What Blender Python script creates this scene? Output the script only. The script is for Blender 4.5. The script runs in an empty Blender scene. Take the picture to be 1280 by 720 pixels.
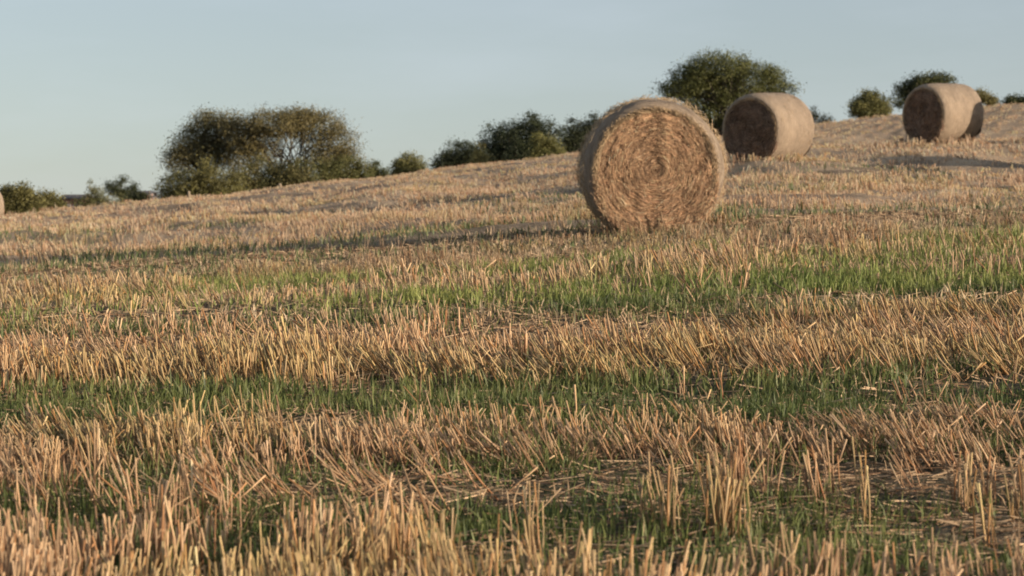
import bpy, math, random
import numpy as np
from mathutils import Vector, Matrix

# ------------------------------------------------------------------ camera, sky, sun, exposure
S = bpy.context.scene
COL = S.collection
F = 2830.0            # focal length in pixels of the 1280 px wide photograph
CH = 1.05             # camera height
cam = bpy.data.cameras.new('camera')
cam.sensor_width = 36.0
cam.lens = 36.0 * F / 1280.0
cam.clip_end = 9000.0
cam.dof.use_dof = True
cam.dof.focus_distance = 11.0
cam.dof.aperture_fstop = 7.5
camo = bpy.data.objects.new('camera', cam)
COL.objects.link(camo)
camo.location = (0, 0, CH)
camo.rotation_euler = (math.radians(90), 0, 0)
S.camera = camo

SUN_EL = math.radians(9.7)
SUN_AZ = math.radians(118.0)      # clockwise from +Y: the sun stands to the right, a little behind the camera
W = bpy.data.worlds.new("World")
S.world = W
W.use_nodes = True
wn, wl = W.node_tree.nodes, W.node_tree.links
sky = wn.new('ShaderNodeTexSky')
sky.sky_type = 'NISHITA'
sky.sun_disc = False
sky.sun_elevation = SUN_EL
sky.sun_rotation = SUN_AZ
sky.altitude = 100
sky.air_density = 1.0
sky.dust_density = 1.1
sky.ozone_density = 1.7
hsv = wn.new('ShaderNodeHueSaturation')
hsv.inputs['Saturation'].default_value = 0.72
wl.new(sky.outputs[0], hsv.inputs['Color'])
# thin high cloud: a pale veil with faint streaks
tc = wn.new('ShaderNodeTexCoord')
mp = wn.new('ShaderNodeMapping')
mp.inputs['Scale'].default_value = (5.0, 5.0, 22.0)
wl.new(tc.outputs['Generated'], mp.inputs[0])
nz = wn.new('ShaderNodeTexNoise')
nz.inputs['Scale'].default_value = 1.3
nz.inputs['Detail'].default_value = 5.0
nz.inputs['Roughness'].default_value = 0.55
wl.new(mp.outputs[0], nz.inputs['Vector'])
mr = wn.new('ShaderNodeMapRange')
mr.inputs['From Min'].default_value = 0.42
mr.inputs['From Max'].default_value = 0.75
mr.inputs['To Min'].default_value = 0.22
mr.inputs['To Max'].default_value = 0.32
wl.new(nz.outputs[0], mr.inputs[0])
veil = wn.new('ShaderNodeMix')
veil.data_type = 'RGBA'
wl.new(mr.outputs[0], veil.inputs[0])
wl.new(hsv.outputs[0], veil.inputs[6])
veil.inputs[7].default_value = (5.7, 6.2, 7.1, 1)
wl.new(veil.outputs[2], wn['Background'].inputs[0])
wn['Background'].inputs[1].default_value = 0.089

sun = bpy.data.lights.new('sun', 'SUN')
sun.energy = 5.0
sun.angle = math.radians(0.6)
sun.color = (1.0, 0.82, 0.635)
suno = bpy.data.objects.new('sun', sun)
COL.objects.link(suno)
SD = Vector((math.sin(SUN_AZ) * math.cos(SUN_EL), math.cos(SUN_AZ) * math.cos(SUN_EL), math.sin(SUN_EL)))
suno.rotation_euler = SD.to_track_quat('Z', 'Y').to_euler()
suno.location = (30, -10, 20)

vs = S.view_settings
vs.view_transform = 'Standard'
vs.look = 'None'
vs.exposure = 0.64
vs.gamma = 1.0
S.cycles.max_bounces = 5
S.cycles.diffuse_bounces = 3
S.cycles.transmission_bounces = 3
S.cycles.transparent_max_bounces = 4
S.cycles.caustics_reflective = False
S.cycles.caustics_refractive = False
S.cycles.use_denoising = True
S.cycles.filter_width = 1.8

rng = np.random.default_rng(7)

# ------------------------------------------------------------------ noise
def _hash(ix, iy, seed):
    h = (ix.astype(np.int64) * 374761393 + iy.astype(np.int64) * 668265263 + seed * 974711) & 0xffffffff
    h = ((h ^ (h >> 13)) * 1274126177) & 0xffffffff
    h = (h ^ (h >> 16)) & 0xffffffff
    return h / 4294967295.0

def vn(x, y, seed=0):
    ix = np.floor(x); iy = np.floor(y)
    fx = x - ix; fy = y - iy
    fx = fx * fx * (3 - 2 * fx); fy = fy * fy * (3 - 2 * fy)
    a = _hash(ix, iy, seed); b = _hash(ix + 1, iy, seed)
    c = _hash(ix, iy + 1, seed); d = _hash(ix + 1, iy + 1, seed)
    return (a * (1 - fx) + b * fx) * (1 - fy) + (c * (1 - fx) + d * fx) * fy

def fbm(x, y, seed=0, o=3):
    s = 0; a = 0.5; t = 0
    for k in range(o):
        s = s + a * vn(x * 2 ** k, y * 2 ** k, seed + 17 * k); t += a; a *= 0.5
    return s / t          # 0..1

def sstep(a, b, x):
    t = np.clip((x - a) / (b - a), 0, 1)
    return t * t * (3 - 2 * t)

# ------------------------------------------------------------------ terrain
_px = [-300, 0, 250, 460, 640, 815, 890, 960, 1030, 1130, 1280, 1600]
_rows = {
    4:   [913] * 12,
    5:   [764] * 12,
    6.5: [629] * 12,
    8:   [544, 544, 543, 543, 542, 541, 541, 541, 541, 540, 540, 539],
    10:  [478, 474, 472, 470, 468, 465, 464, 463, 462, 461, 459, 456],
    12:  [440, 435, 429, 424, 420, 415, 413, 412, 410, 408, 405, 400],
    15:  [412, 400, 388, 380, 372, 364, 360, 357, 354, 350, 344, 336],
    20:  [385, 370, 352, 339, 327, 315, 310, 307, 303, 300, 296, 292],
    22.5:[376, 361, 343, 328, 316, 303, 297, 293, 290, 286, 282, 278],
    27:  [350, 335, 317, 301, 287, 276, 270, 268, 267, 266, 264, 262],
    30:  [342, 327, 310, 295, 281, 268, 262, 259, 257, 256, 254, 252],
    38:  [326, 310, 294, 279, 264, 249, 240, 234, 236, 240, 241, 238],
    46:  [312, 297, 281, 265, 249, 230, 212, 204, 206, 217, 222, 218],
    51:  [306, 291, 274, 258, 242, 221, 204, 197, 196, 200, 207, 195],
    58:  [300, 285, 267, 251, 234, 212, 201, 190, 185, 176, 174, 148],
    64:  [297, 281, 263, 247, 229, 208, 198, 194, 190, 182, 176, 156],
    76:  [296, 277, 256, 239, 221, 202, 198, 200, 202, 203, 198, 192],
    95:  [297, 274, 250, 229, 210, 190, 184, 182, 180, 180, 172, 164],
    112: [300, 276, 247, 225, 205, 183, 174, 168, 163, 157, 146, 136],
    126: [305, 280, 250, 225, 203, 181, 172, 162, 152, 141, 126, 108],
}
_ds = np.array(sorted(_rows))
_dg = np.arange(0, 400, 0.5)
_pg = np.linspace(-500, 1800, 116)
_tab = np.zeros((len(_pg), len(_dg)))
_ztab = []
for j in range(len(_px)):
    z = np.array([CH + (360 - _rows[d][j]) / F * d for d in _ds])
    dd = np.concatenate([[0, 2], _ds, [150, 180, 260, 400]])
    s0 = (z[1] - z[0]) / 1.0
    zz = np.concatenate([[z[0] - 4 * 0.067, z[0] - 2 * 0.067], z, [z[-1] + .2, z[-1] + .3, z[-1] - 1.0, z[-1] - 5]])
    _ztab.append(np.interp(_dg, dd, zz))
_ztab = np.array(_ztab)
for i in range(len(_dg)):
    _tab[:, i] = np.interp(_pg, _px, _ztab[:, i])
# smooth: along the depth (wider the farther) and across
def _smooth(a, sig, axis):
    r = int(3 * sig) + 1
    k = np.exp(-0.5 * (np.arange(-r, r + 1) / sig) ** 2); k /= k.sum()
    pad = [(0, 0), (0, 0)]; pad[axis] = (r, r)
    b = np.pad(a, pad, mode='edge') if axis == 0 else np.concatenate(
        [2 * a[:, :1] - a[:, r:0:-1], a, 2 * a[:, -1:] - a[:, -2:-r - 2:-1]], 1)
    return np.apply_along_axis(lambda v: np.convolve(v, k, 'valid'), axis, b)
_t1 = _smooth(_tab, 1.5, 1); _t2 = _smooth(_tab, 3.6, 1)
_w = sstep(12, 34, _dg)[None, :]
_tab = _smooth(_t1 * (1 - _w) + _t2 * _w, 1.4, 0)

def ground_big(x, y):
    x = np.asarray(x, float); y = np.asarray(y, float)
    yy = np.clip(y, 0.0, 399)
    ye = np.maximum(y, 4.0)
    p = np.clip(640 + F * x / ye, -490, 1790)
    # sideways, beyond the mapped fan, the field simply carries on
    fi = (p - _pg[0]) / (_pg[1] - _pg[0]); i0 = np.clip(np.floor(fi).astype(int), 0, len(_pg) - 2); fx = fi - i0
    fj = yy / 0.5; j0 = np.clip(np.floor(fj).astype(int), 0, len(_dg) - 2); fy = fj - j0
    z = (_tab[i0, j0] * (1 - fx) + _tab[i0 + 1, j0] * fx) * (1 - fy) + (_tab[i0, j0 + 1] * (1 - fx) + _tab[i0 + 1, j0 + 1] * fx) * fy
    r = sstep(400, 1500, np.hypot(x, y))
    z = np.where(y < 0, z + 0.03 * np.maximum(y, -60), z)
    return z * (1 - r) - 6 * r

def ground(x, y):
    x = np.asarray(x, float); y = np.asarray(y, float)
    z = ground_big(x, y)
    n = (fbm(x * 0.7, y * 2.2, 5, 3) - .5) * 0.06 + (fbm(x * 5, y * 8, 9, 3) - .5) * 0.055 * (y < 24)
    n = n + (fbm(x * .12, y * .3, 15, 2) - .5) * 0.22 * sstep(12, 30, y) * (1 - sstep(100, 160, y))
    n = n + (fbm(x * 1.6, y * 1.3, 23, 2) - .5) * .10 * sstep(24, 34, y) * (1 - sstep(100, 150, y)) + (fbm(x * .30 + 9, y * .22 + .1 * x, 19, 2) - .5) * 0.42 * sstep(26, 36, y) * (1 - sstep(100, 150, y))
    n = n - 0.03 * litter_d(x, y) * (y < 24)
    return z + n * (np.abs(x) < 120) * (y > 0)

# ------------------------------------------------------------------ where stubble, grass and litter grow
def warp(x, y):
    return y + (fbm(x * .45, y * .15, 31, 2) - .5) * 0.035 * y + 0.0 * x

_sx = [3, 4.95, 5.15, 5.85, 6.05, 6.7, 6.9, 7.2, 7.4, 8.0, 8.15, 9.2, 9.6, 9.9, 11.2, 11.4, 12.3, 12.6, 13.3, 13.6, 15.5, 15.9, 18.2, 18.7, 20.0, 20.5, 21.9, 22.2, 22.5, 22.8, 28.0, 29]
_sy = [1.2, 1.15, .08, .08, .34, .34, .12, .16, 1.3, 1.2, .22, .16, .6, 1.35, 1.2, .16, .14, .5, .45, .12, .12, .8, .75, .3, .3, 1, .9, .9, .95, .08, .08, .6]
_gx = [3, 5.0, 5.2, 6.2, 6.7, 7.2, 7.6, 8.1, 8.5, 9.5, 9.8, 12.2, 12.6, 13.3, 13.5, 15.4, 15.8, 24.5]
_gy = [.12, .5, .85, .95, 1.0, .95, .7, .85, 1.1, 1.0, .18, .1, .5, .6, 1.25, 1.25, .2, .2]
_lx = [3, 5.0, 5.2, 6.0, 6.7, 7.1, 7.3, 8.2, 8.5, 9.5, 11.2, 11.6, 12.6, 13.0, 18.2, 18.8, 20, 20.4, 23.6, 24, 26, 26.6]
_ly = [.3, .4, .8, .7, .5, .7, .3, .3, .25, .2, .3, 1, 1, .3, .2, .8, .8, .3, .3, .7, .7, .3]

def farpat(x, y):
    a = fbm(x * .10 + 3, y * .42, 41, 3)
    b = fbm(x * .5, y * .9, 43, 2)
    st = .5 + .5 * np.cos(2 * np.pi * (x - .30 * (y - 95)) / 1.05 + 2 * fbm(x * .3, y * .1, 47, 2))
    rowp = np.cos(2 * np.pi * (y + 2.2 * fbm(x * .12, y * .05, 49, 2) - .03 * x) / 2.1)
    v = 0.50 + 3.0 * (a - .5) + 1.5 * (b - .5) + .30 * rowp
    k = sstep(74, 82, y) * sstep(4, 9, x)
    v = v * (1 - k) + k * (.05 + .9 * st) * (.6 + .8 * b)
    v = np.maximum(v, .45 * sstep(44, 50, y) * sstep(76, 72, y) * sstep(1, 3, x))
    return np.clip(v, .12, 1.2)

def stub_d(x, y):
    w = warp(x, y)
    s = np.interp(w, _sx, _sy)
    lft = sstep(.12, -.35, x + (fbm(x * 6, y * 6, 3, 2) - .5) * .35) * (w < 5.62 + .2 * (fbm(x * 9, y * 2, 8, 1) - .5))
    s = np.maximum(s, np.where(w < 5.9, lft, 0))
    c = fbm(x * 3.2, y * 1.3, 21, 2)
    s = s * np.clip(.25 + 1.6 * (c - .12), .15, 1.3)
    clump = sstep(.50, .66, fbm(x * 5.5, y * 3, 25, 2))
    s = np.where((w > 5.95) & (w < 6.85), s * (.15 + 3.0 * clump), s)
    s = np.where((w > 5.1) & (w < 6.95), s * (1 - .55 * sstep(-.3, .2, x)), s)
    # the right of the litter band is standing stubble
    s = np.where((w > 11.4) & (w < 13.1), np.maximum(s, .9 * sstep(.7, 1.6, x)), s)
    f = farpat(x, y)
    t = sstep(28, 30, w)
    return s * (1 - t) + f * t

def grass_d(x, y):
    w = warp(x, y)
    g = np.interp(w, _gx, _gy)
    rm = sstep(-1.7, -.7, x - 0.02 * (y - 15) + .0)
    rm = .14 + .86 * rm
    g = np.where((w > 13.5) & (w < 16), g * rm * (.3 + .9 * sstep(.38, .56, fbm(x * .9 + 4, y * 1.6, 53, 2))), g)
    n = fbm(x * 1.3, y * 1.8, 51, 3)
    g = g * np.clip(3.6 * (n - .29), 0, 1.3)
    f = .45 * sstep(.5, .68, fbm(x * .4, y * .7, 55, 2)) * sstep(60, 30, w)
    right = .55 * sstep(.2, 1.8, x) * sstep(.42, .6, fbm(x * .8, y * 1.2, 57, 2)) * (w > 16.0) * (w < 30)
    t = sstep(15.9, 16.8, w)
    return g * (1 - t) + np.maximum(f, right) * t

def litter_d(x, y):
    w = warp(x, y)
    l = np.interp(w, _lx, _ly)
    l = np.where((w > 11.4) & (w < 13.1), l * (1 - .8 * sstep(.7, 1.6, x)), l)
    return l * np.clip(.3 + 1.4 * fbm(x * 1.1, y * 1.6, 61, 2), 0, 1.3)

# ------------------------------------------------------------------ helpers
def mat(name):
    m = bpy.data.materials.new(name); m.use_nodes = True
    nt = m.node_tree; b = nt.nodes['Principled BSDF']
    b.inputs['Specular IOR Level'].default_value = 0.25
    return m, nt, b

def tag(o, label=None, cat=None, group=None, kind=None):
    if label: o['label'] = label
    if cat: o['category'] = cat
    if group: o['group'] = group
    if kind: o['kind'] = kind
    return o

def npmesh(name, verts, faces_list, material, parent=None, attr=None, smooth=False):
    """verts (N,3); faces_list: list of (M,k) index arrays; attr: (N,4) vertex colours"""
    me = bpy.data.meshes.new(name)
    verts = np.ascontiguousarray(verts, np.float32)
    me.vertices.add(len(verts)); me.vertices.foreach_set('co', verts.ravel())
    loops = np.concatenate([f.ravel() for f in faces_list]).astype(np.int32)
    tot = np.concatenate([np.full(len(f), f.shape[1], np.int32) for f in faces_list])
    start = np.concatenate([[0], np.cumsum(tot)[:-1]]).astype(np.int32)
    me.loops.add(len(loops)); me.loops.foreach_set('vertex_index', loops)
    me.polygons.add(len(tot)); me.polygons.foreach_set('loop_start', start); me.polygons.foreach_set('loop_total', tot)
    if smooth: me.polygons.foreach_set('use_smooth', np.ones(len(tot), bool))
    me.update(calc_edges=True)
    if attr is not None:
        ca = me.color_attributes.new('tint', 'FLOAT_COLOR', 'POINT')
        ca.data.foreach_set('color', np.ascontiguousarray(attr, np.float32).ravel())
    me.materials.append(material)
    o = bpy.data.objects.new(name, me); COL.objects.link(o)
    if parent: o.parent = parent
    return o

def empty(name, loc, rz=0):
    o = bpy.data.objects.new(name, None); COL.objects.link(o)
    o.empty_display_size = .3
    o.location = loc; o.rotation_euler = (0, 0, rz)
    return o

class MB:
    def __init__(s): s.v = []; s.f = []; s.c = []
    def add(s, v, f, c=(1, 1, 1, 1)):
        b = len(s.v); s.v += [tuple(p) for p in v]; s.f += [tuple(i + b for i in q) for q in f]; s.c += [c] * len(v)
    def box(s, x0, x1, y0, y1, z0, z1, c=(1, 1, 1, 1)):
        s.add([(x0, y0, z0), (x1, y0, z0), (x1, y1, z0), (x0, y1, z0), (x0, y0, z1), (x1, y0, z1), (x1, y1, z1), (x0, y1, z1)],
              [(0, 3, 2, 1), (4, 5, 6, 7), (0, 1, 5, 4), (1, 2, 6, 5), (2, 3, 7, 6), (3, 0, 4, 7)], c)
    def tube(s, pts, rad, n=6, c=(1, 1, 1, 1)):
        pts = [Vector(p) for p in pts]; vs = []; fs = []
        for i, p in enumerate(pts):
            t = (pts[min(i + 1, len(pts) - 1)] - pts[max(i - 1, 0)]).normalized()
            u = t.orthogonal().normalized() if i == 0 else (u - t * u.dot(t)).normalized()
            w = t.cross(u)
            for k in range(n):
                a = 2 * math.pi * k / n
                vs.append(p + (u * math.cos(a) + w * math.sin(a)) * rad[i])
        for i in range(len(pts) - 1):
            for k in range(n):
                fs.append((i * n + k, i * n + (k + 1) % n, (i + 1) * n + (k + 1) % n, (i + 1) * n + k))
        fs.append(tuple(range(n))[::-1]); fs.append(tuple((len(pts) - 1) * n + k for k in range(n)))
        s.add(vs, fs, c)
    def build(s, name, m, parent=None, smooth=False, attr=False):
        me = bpy.data.meshes.new(name); me.from_pydata(s.v, [], s.f); me.update()
        if smooth: me.polygons.foreach_set('use_smooth', [True] * len(s.f))
        if attr:
            ca = me.color_attributes.new('tint', 'FLOAT_COLOR', 'POINT')
            ca.data.foreach_set('color', np.array(s.c, np.float32).ravel())
        me.materials.append(m)
        o = bpy.data.objects.new(name, me); COL.objects.link(o)
        if parent: o.parent = parent
        return o

# ------------------------------------------------------------------ materials
def attr_mat(name, rough=.6, transl=0.0, noise=0.0, scale=20, spec=.25):
    m, nt, b = mat(name)
    at = nt.nodes.new('ShaderNodeAttribute'); at.attribute_name = 'tint'
    out = at.outputs['Color']
    if noise:
        tcn = nt.nodes.new('ShaderNodeTexCoord')
        n = nt.nodes.new('ShaderNodeTexNoise'); n.inputs['Scale'].default_value = scale; n.inputs['Detail'].default_value = 3
        nt.links.new(tcn.outputs['Object'], n.inputs['Vector'])
        r = nt.nodes.new('ShaderNodeMapRange'); r.inputs['To Min'].default_value = 1 - noise; r.inputs['To Max'].default_value = 1 + noise
        r.inputs['From Min'].default_value = .3; r.inputs['From Max'].default_value = .7
        nt.links.new(n.outputs[0], r.inputs[0])
        mu = nt.nodes.new('ShaderNodeMix'); mu.data_type = 'RGBA'; mu.blend_type = 'MULTIPLY'; mu.inputs[0].default_value = 1
        nt.links.new(out, mu.inputs[6]); nt.links.new(r.outputs[0], mu.inputs[7]); out = mu.outputs[2]
    nt.links.new(out, b.inputs['Base Color'])
    b.inputs['Roughness'].default_value = rough
    b.inputs['Specular IOR Level'].default_value = spec
    if transl:
        tr = nt.nodes.new('ShaderNodeBsdfTranslucent'); nt.links.new(out, tr.inputs[0])
        mx = nt.nodes.new('ShaderNodeMixShader'); mx.inputs[0].default_value = transl
        nt.links.new(b.outputs[0], mx.inputs[1]); nt.links.new(tr.outputs[0], mx.inputs[2])
        nt.links.new(mx.outputs[0], nt.nodes['Material Output'].inputs[0])
    return m

M_stalk = attr_mat('stubble straw', .55, .12)
M_grass = attr_mat('grass blade', .5, .3)
M_litter = attr_mat('fallen straw', .7, .05)
M_leaf = attr_mat('leaf', .55, .28)
M_bark = attr_mat('bark', .85, 0, .35, 6)
M_straw = attr_mat('bale straw', .6, .05)

def ground_material():
    m, nt, b = mat('field soil')
    N, L = nt.nodes, nt.links
    at = N.new('ShaderNodeAttribute'); at.attribute_name = 'tint'
    sep = N.new('ShaderNodeSeparateColor'); L.new(at.outputs['Color'], sep.inputs[0])
    t = N.new('ShaderNodeTexCoord')
    def noise(scale, det=5, st=(1, 1, 1), rough=.6):
        mpn = N.new('ShaderNodeMapping'); mpn.inputs['Scale'].default_value = st; L.new(t.outputs['Object'], mpn.inputs[0])
        n = N.new('ShaderNodeTexNoise'); n.inputs['Scale'].default_value = scale; n.inputs['Detail'].default_value = det; n.inputs['Roughness'].default_value = rough
        L.new(mpn.outputs[0], n.inputs['Vector']); return n.outputs[0]
    def ramp(src, stops):
        r = N.new('ShaderNodeValToRGB'); L.new(src, r.inputs[0]); e = r.color_ramp.elements
        while len(e) < len(stops): e.new(.5)
        for q, (p, c) in zip(e, stops): q.position = p; q.color = (*c, 1)
        return r.outputs[0]
    def mix(f, a, c):
        x = N.new('ShaderNodeMix'); x.data_type = 'RGBA'; L.new(f, x.inputs[0]); L.new(a, x.inputs[6]); L.new(c, x.inputs[7]); return x.outputs[2]
    soil = ramp(noise(28, 8), [(.3, (.014, .011, .009)), (.5, (.030, .022, .018)), (.72, (.065, .047, .035))])
    straw = ramp(noise(34, 6, (1, 2.2, 1), .75), [(.3, (.24, .17, .11)), (.5, (.47, .35, .235)), (.68, (.64, .50, .35))])
    moss = ramp(noise(22, 6), [(.3, (.022, .034, .013)), (.55, (.05, .078, .024)), (.75, (.09, .11, .04))])
    f1 = N.new('ShaderNodeMath'); f1.operation = 'MULTIPLY_ADD'; L.new(noise(14, 6), f1.inputs[0]); f1.inputs[1].default_value = 1.4
    a1 = N.new('ShaderNodeMath'); a1.operation = 'SUBTRACT'; L.new(sep.outputs[0], a1.inputs[0]); a1.inputs[1].default_value = .7
    L.new(a1.outputs[0], f1.inputs[2]); f1.use_clamp = True
    f2 = N.new('ShaderNodeMath'); f2.operation = 'MULTIPLY_ADD'; L.new(noise(9, 5), f2.inputs[0]); f2.inputs[1].default_value = 1.4
    a2 = N.new('ShaderNodeMath'); a2.operation = 'SUBTRACT'; L.new(sep.outputs[1], a2.inputs[0]); a2.inputs[1].default_value = .7
    L.new(a2.outputs[0], f2.inputs[2]); f2.use_clamp = True
    L.new(mix(f2.outputs[0], mix(f1.outputs[0], soil, straw), moss), b.inputs['Base Color'])
    b.inputs['Roughness'].default_value = .95
    b.inputs['Specular IOR Level'].default_value = .1
    bp = N.new('ShaderNodeBump'); bp.inputs['Strength'].default_value = .9; bp.inputs['Distance'].default_value = .03
    L.new(noise(40, 6), bp.inputs['Height']); L.new(bp.outputs[0], b.inputs['Normal'])
    return m
M_ground = ground_material()

# ------------------------------------------------------------------ ground sheet
def axis_lines(fine, step, growth, far):
    v = [0.0]; s = step
    while v[-1] < far:
        if v[-1] > fine: s *= growth
        v.append(v[-1] + s)
    return np.array(v)
xp = axis_lines(4.5, .035, 1.028, 3200)
gx = np.concatenate([-xp[:0:-1], xp])
yp = axis_lines(11.0, .035, 1.016, 3200)
gy = np.concatenate([-axis_lines(1, .5, 1.25, 400)[:0:-1], yp])
GX, GY = np.meshgrid(gx, gy)
gz = ground(GX, GY)
V = np.stack([GX, GY, gz], -1).reshape(-1, 3)
ny, nx = GX.shape
idx = np.arange(nx * ny).reshape(ny, nx)
Fq = np.stack([idx[:-1, :-1], idx[:-1, 1:], idx[1:, 1:], idx[1:, :-1]], -1).reshape(-1, 4)
wv = GY
near = 1 - sstep(18, 30, wv)
fine = fbm(GX * 1.9, GY * 1.4, 401, 3) - .5
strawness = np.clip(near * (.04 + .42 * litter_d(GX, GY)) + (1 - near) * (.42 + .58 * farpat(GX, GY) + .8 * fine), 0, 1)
farm = sstep(300, 600, np.hypot(GX, GY))
mossy = np.clip(grass_d(GX, GY) * .62 + .30 * (1 - sstep(8, 11, GY)), 0, .9) * (1 - farm) + .75 * farm
tint = np.stack([strawness, mossy, np.zeros_like(gz), np.ones_like(gz)], -1).reshape(-1, 4)
g = npmesh('ground', V, [Fq], M_ground, attr=tint, smooth=True)
tag(g, 'sloping stubble field rising to the right', 'ground', kind='structure')

# ------------------------------------------------------------------ scatter
def scatter(y0, y1, dens, margin=1.6, xr=None):
    """random points in the viewed wedge plus a margin, dens per square metre"""
    hw1 = .2262 * y1 + margin
    area = 2 * hw1 * (y1 - y0); n = int(area * dens)
    x = rng.uniform(-hw1, hw1, n); y = rng.uniform(y0, y1, n)
    k = np.abs(x) < .2262 * y + margin
    return x[k], y[k]

def stalks(name, pts, sides, rad, hgt, lean_mean, lean_sd, col_fn, rings=2, caps=True, dirspread=.5):
    x, y = pts; n = len(x)
    z = ground(x, y) - .012
    h = hgt * np.clip(rng.normal(1, .2, n), .35, 1.6)
    h = h * np.where(y > 12, .55 + 1.0 * sstep(.36, .66, fbm(x * 1.3, y * 1.1, 311, 2)), .8 + .4 * fbm(x * 3, y * 3, 313, 2))
    r = rad * rng.uniform(.5, 1.45, n)
    co = (fbm(x * 2.6 + 11, y * 2.2, 301, 2) - .5) * 5.0
    ln = co * lean_sd + lean_mean + rng.normal(0, .32, n) * (lean_sd + .05)
    lodged = sstep(.60, .70, fbm(x * 1.5 + 31, y * 2.4, 303, 2)) * (lean_mean > .05)
    ln = ln + lodged * rng.uniform(.3, 1.0, n)
    ln = np.clip(ln, -.5, 1.4)
    az = math.pi + rng.normal(0, dirspread, n)
    sgn = np.where(rng.random(n) < .04, -1, 1)
    dx = np.sin(ln) * np.cos(az) * sgn; dy = np.sin(ln) * np.sin(az) * .8; dz = np.cos(ln)
    d = np.stack([dx, dy, dz], -1)
    u = np.cross(d, np.tile([[0, 1., 0.1]], (n, 1))); u /= np.linalg.norm(u, axis=1, keepdims=True)
    w = np.cross(d, u)
    base = np.stack([x, y, z], -1)
    a = 2 * np.pi * np.arange(sides) / sides
    vv = []
    curve = rng.normal(0, .07, (n, 1)) * h[:, None]
    kink = ((rng.random(n) < .14) * rng.uniform(-.55, .3, n) * h)[:, None]
    if y.mean() > 30: h = h * (1 - .3 * sstep(40, 43, y) * (1 - sstep(50, 53, y)) * sstep(1.5, 3, x))
    for i in range(rings):
        t = i / (rings - 1)
        c = base + d * (h * t)[:, None] + u * curve * (t * t) + (u * kink - d * np.abs(kink) * .4) * max(0, t - .5) * 2
        rr = r * (1.0 + (.12 if i == rings - 1 else 0))
        vv.append(c[:, None, :] + rr[:, None, None] * (np.cos(a)[None, :, None] * u[:, None, :] + np.sin(a)[None, :, None] * w[:, None, :]))
    V = np.stack(vv, 1)                      # n, rings, sides, 3
    b = (np.arange(n) * rings * sides)[:, None]
    fs = []
    for i in range(rings - 1):
        for k in range(sides):
            k2 = (k + 1) % sides
            fs.append(b + np.array([[i * sides + k, i * sides + k2, (i + 1) * sides + k2, (i + 1) * sides + k]]))
    F4 = np.stack(fs, 1).reshape(-1, 4)
    fl = [F4]
    if caps: fl.append(b + np.arange(sides)[None, :] + (rings - 1) * sides)
    c = col_fn(x, y, n)                      # n,3 top colour
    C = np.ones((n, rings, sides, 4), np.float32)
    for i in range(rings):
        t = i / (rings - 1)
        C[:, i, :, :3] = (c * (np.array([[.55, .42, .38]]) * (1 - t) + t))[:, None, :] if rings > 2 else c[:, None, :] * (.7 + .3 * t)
    return V.reshape(-1, 3), fl, C.reshape(-1, 4)

def straw_col(x, y, n):
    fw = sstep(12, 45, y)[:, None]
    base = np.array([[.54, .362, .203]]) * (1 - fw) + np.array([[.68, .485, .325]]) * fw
    v = np.clip(rng.normal(1, .22, (n, 1)), .4, 1.5)
    c = base * v
    k = rng.random(n)
    c = np.where((k < .16)[:, None], c * np.array([[.78, .62, .5]]), c)
    c = np.where((k > .88)[:, None], c * np.array([[1.1, 1.15, 1.25]]), c)
    c = np.where(((k > .16) & (k < .28))[:, None], c * np.array([[.55, .5, .5]]), c)
    yl = (sstep(.5, .7, fbm(x * .8, y * 1.0, 71, 2)) * (.3 + .5 * rng.random(n)))[:, None]
    c = c * (1 - yl * np.array([[.12, -.02, .28]]))
    return np.clip(c, .01, .75)

def join(parts):
    Vs = []; fl = {}; Cs = []; b = 0
    for v, f, c in parts:
        Vs.append(v); Cs.append(c)
        for q in f: fl.setdefault(q.shape[1], []).append(q + b)
        b += len(v)
    return np.concatenate(Vs), [np.concatenate(q) for q in fl.values()], np.concatenate(Cs)

def thin(pts, p):
    k = rng.random(len(pts[0])) < p
    return pts[0][k], pts[1][k]

def drill(pts, spacing, jit):
    x, y = pts
    ph = .4 * (fbm(x * .3, y * .02, 81, 2) - .5)
    row = np.round((y - ph) / spacing) * spacing + ph
    return x, row + rng.normal(0, jit, len(x))

def tufted(pts, k, sx, sy):
    x, y = pts
    return (np.repeat(x, k) + rng.normal(0, sx, len(x) * k), np.repeat(y, k) + rng.normal(0, sy, len(x) * k))

parts = []
# nearest: hollow cut stalks, drilled in rows
def near_stalks(y0, y1, dens, k, rad, hgt, lm, ls, sides=5, rings=3, spread=.5):
    p = scatter(y0, y1, dens, 3.2)
    p = thin(p, np.clip(stub_d(*p), 0, 1.35) / 1.35)
    p = drill(p, .125, .018)
    p = tufted(p, k, .022, .012)
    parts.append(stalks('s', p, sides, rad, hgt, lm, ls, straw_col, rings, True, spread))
near_stalks(3.6, 5.9, 200, 10, .0020, .142, .0, .13)
near_stalks(5.9, 7.05, 130, 8, .0020, .175, .30, .28)
near_stalks(7.05, 8.2, 185, 8, .0021, .115, .42, .24)
near_stalks(8.2, 9.5, 60, 4, .0025, .12, .3, .3)
near_stalks(9.5, 11.6, 150, 5, .0027, .155, .50, .28, 4)
near_stalks(11.6, 12.8, 110, 5, .003, .10, .36, .32, 4)
near_stalks(12.8, 13.6, 90, 5, .003, .08, .34, .3, 4, 2)
near_stalks(13.6, 18.0, 80, 5, .0034, .13, .25, .3, 4, 2)
near_stalks(18.0, 27.0, 75, 5, .0034, .095, .12, .26, 3, 2)
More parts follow.
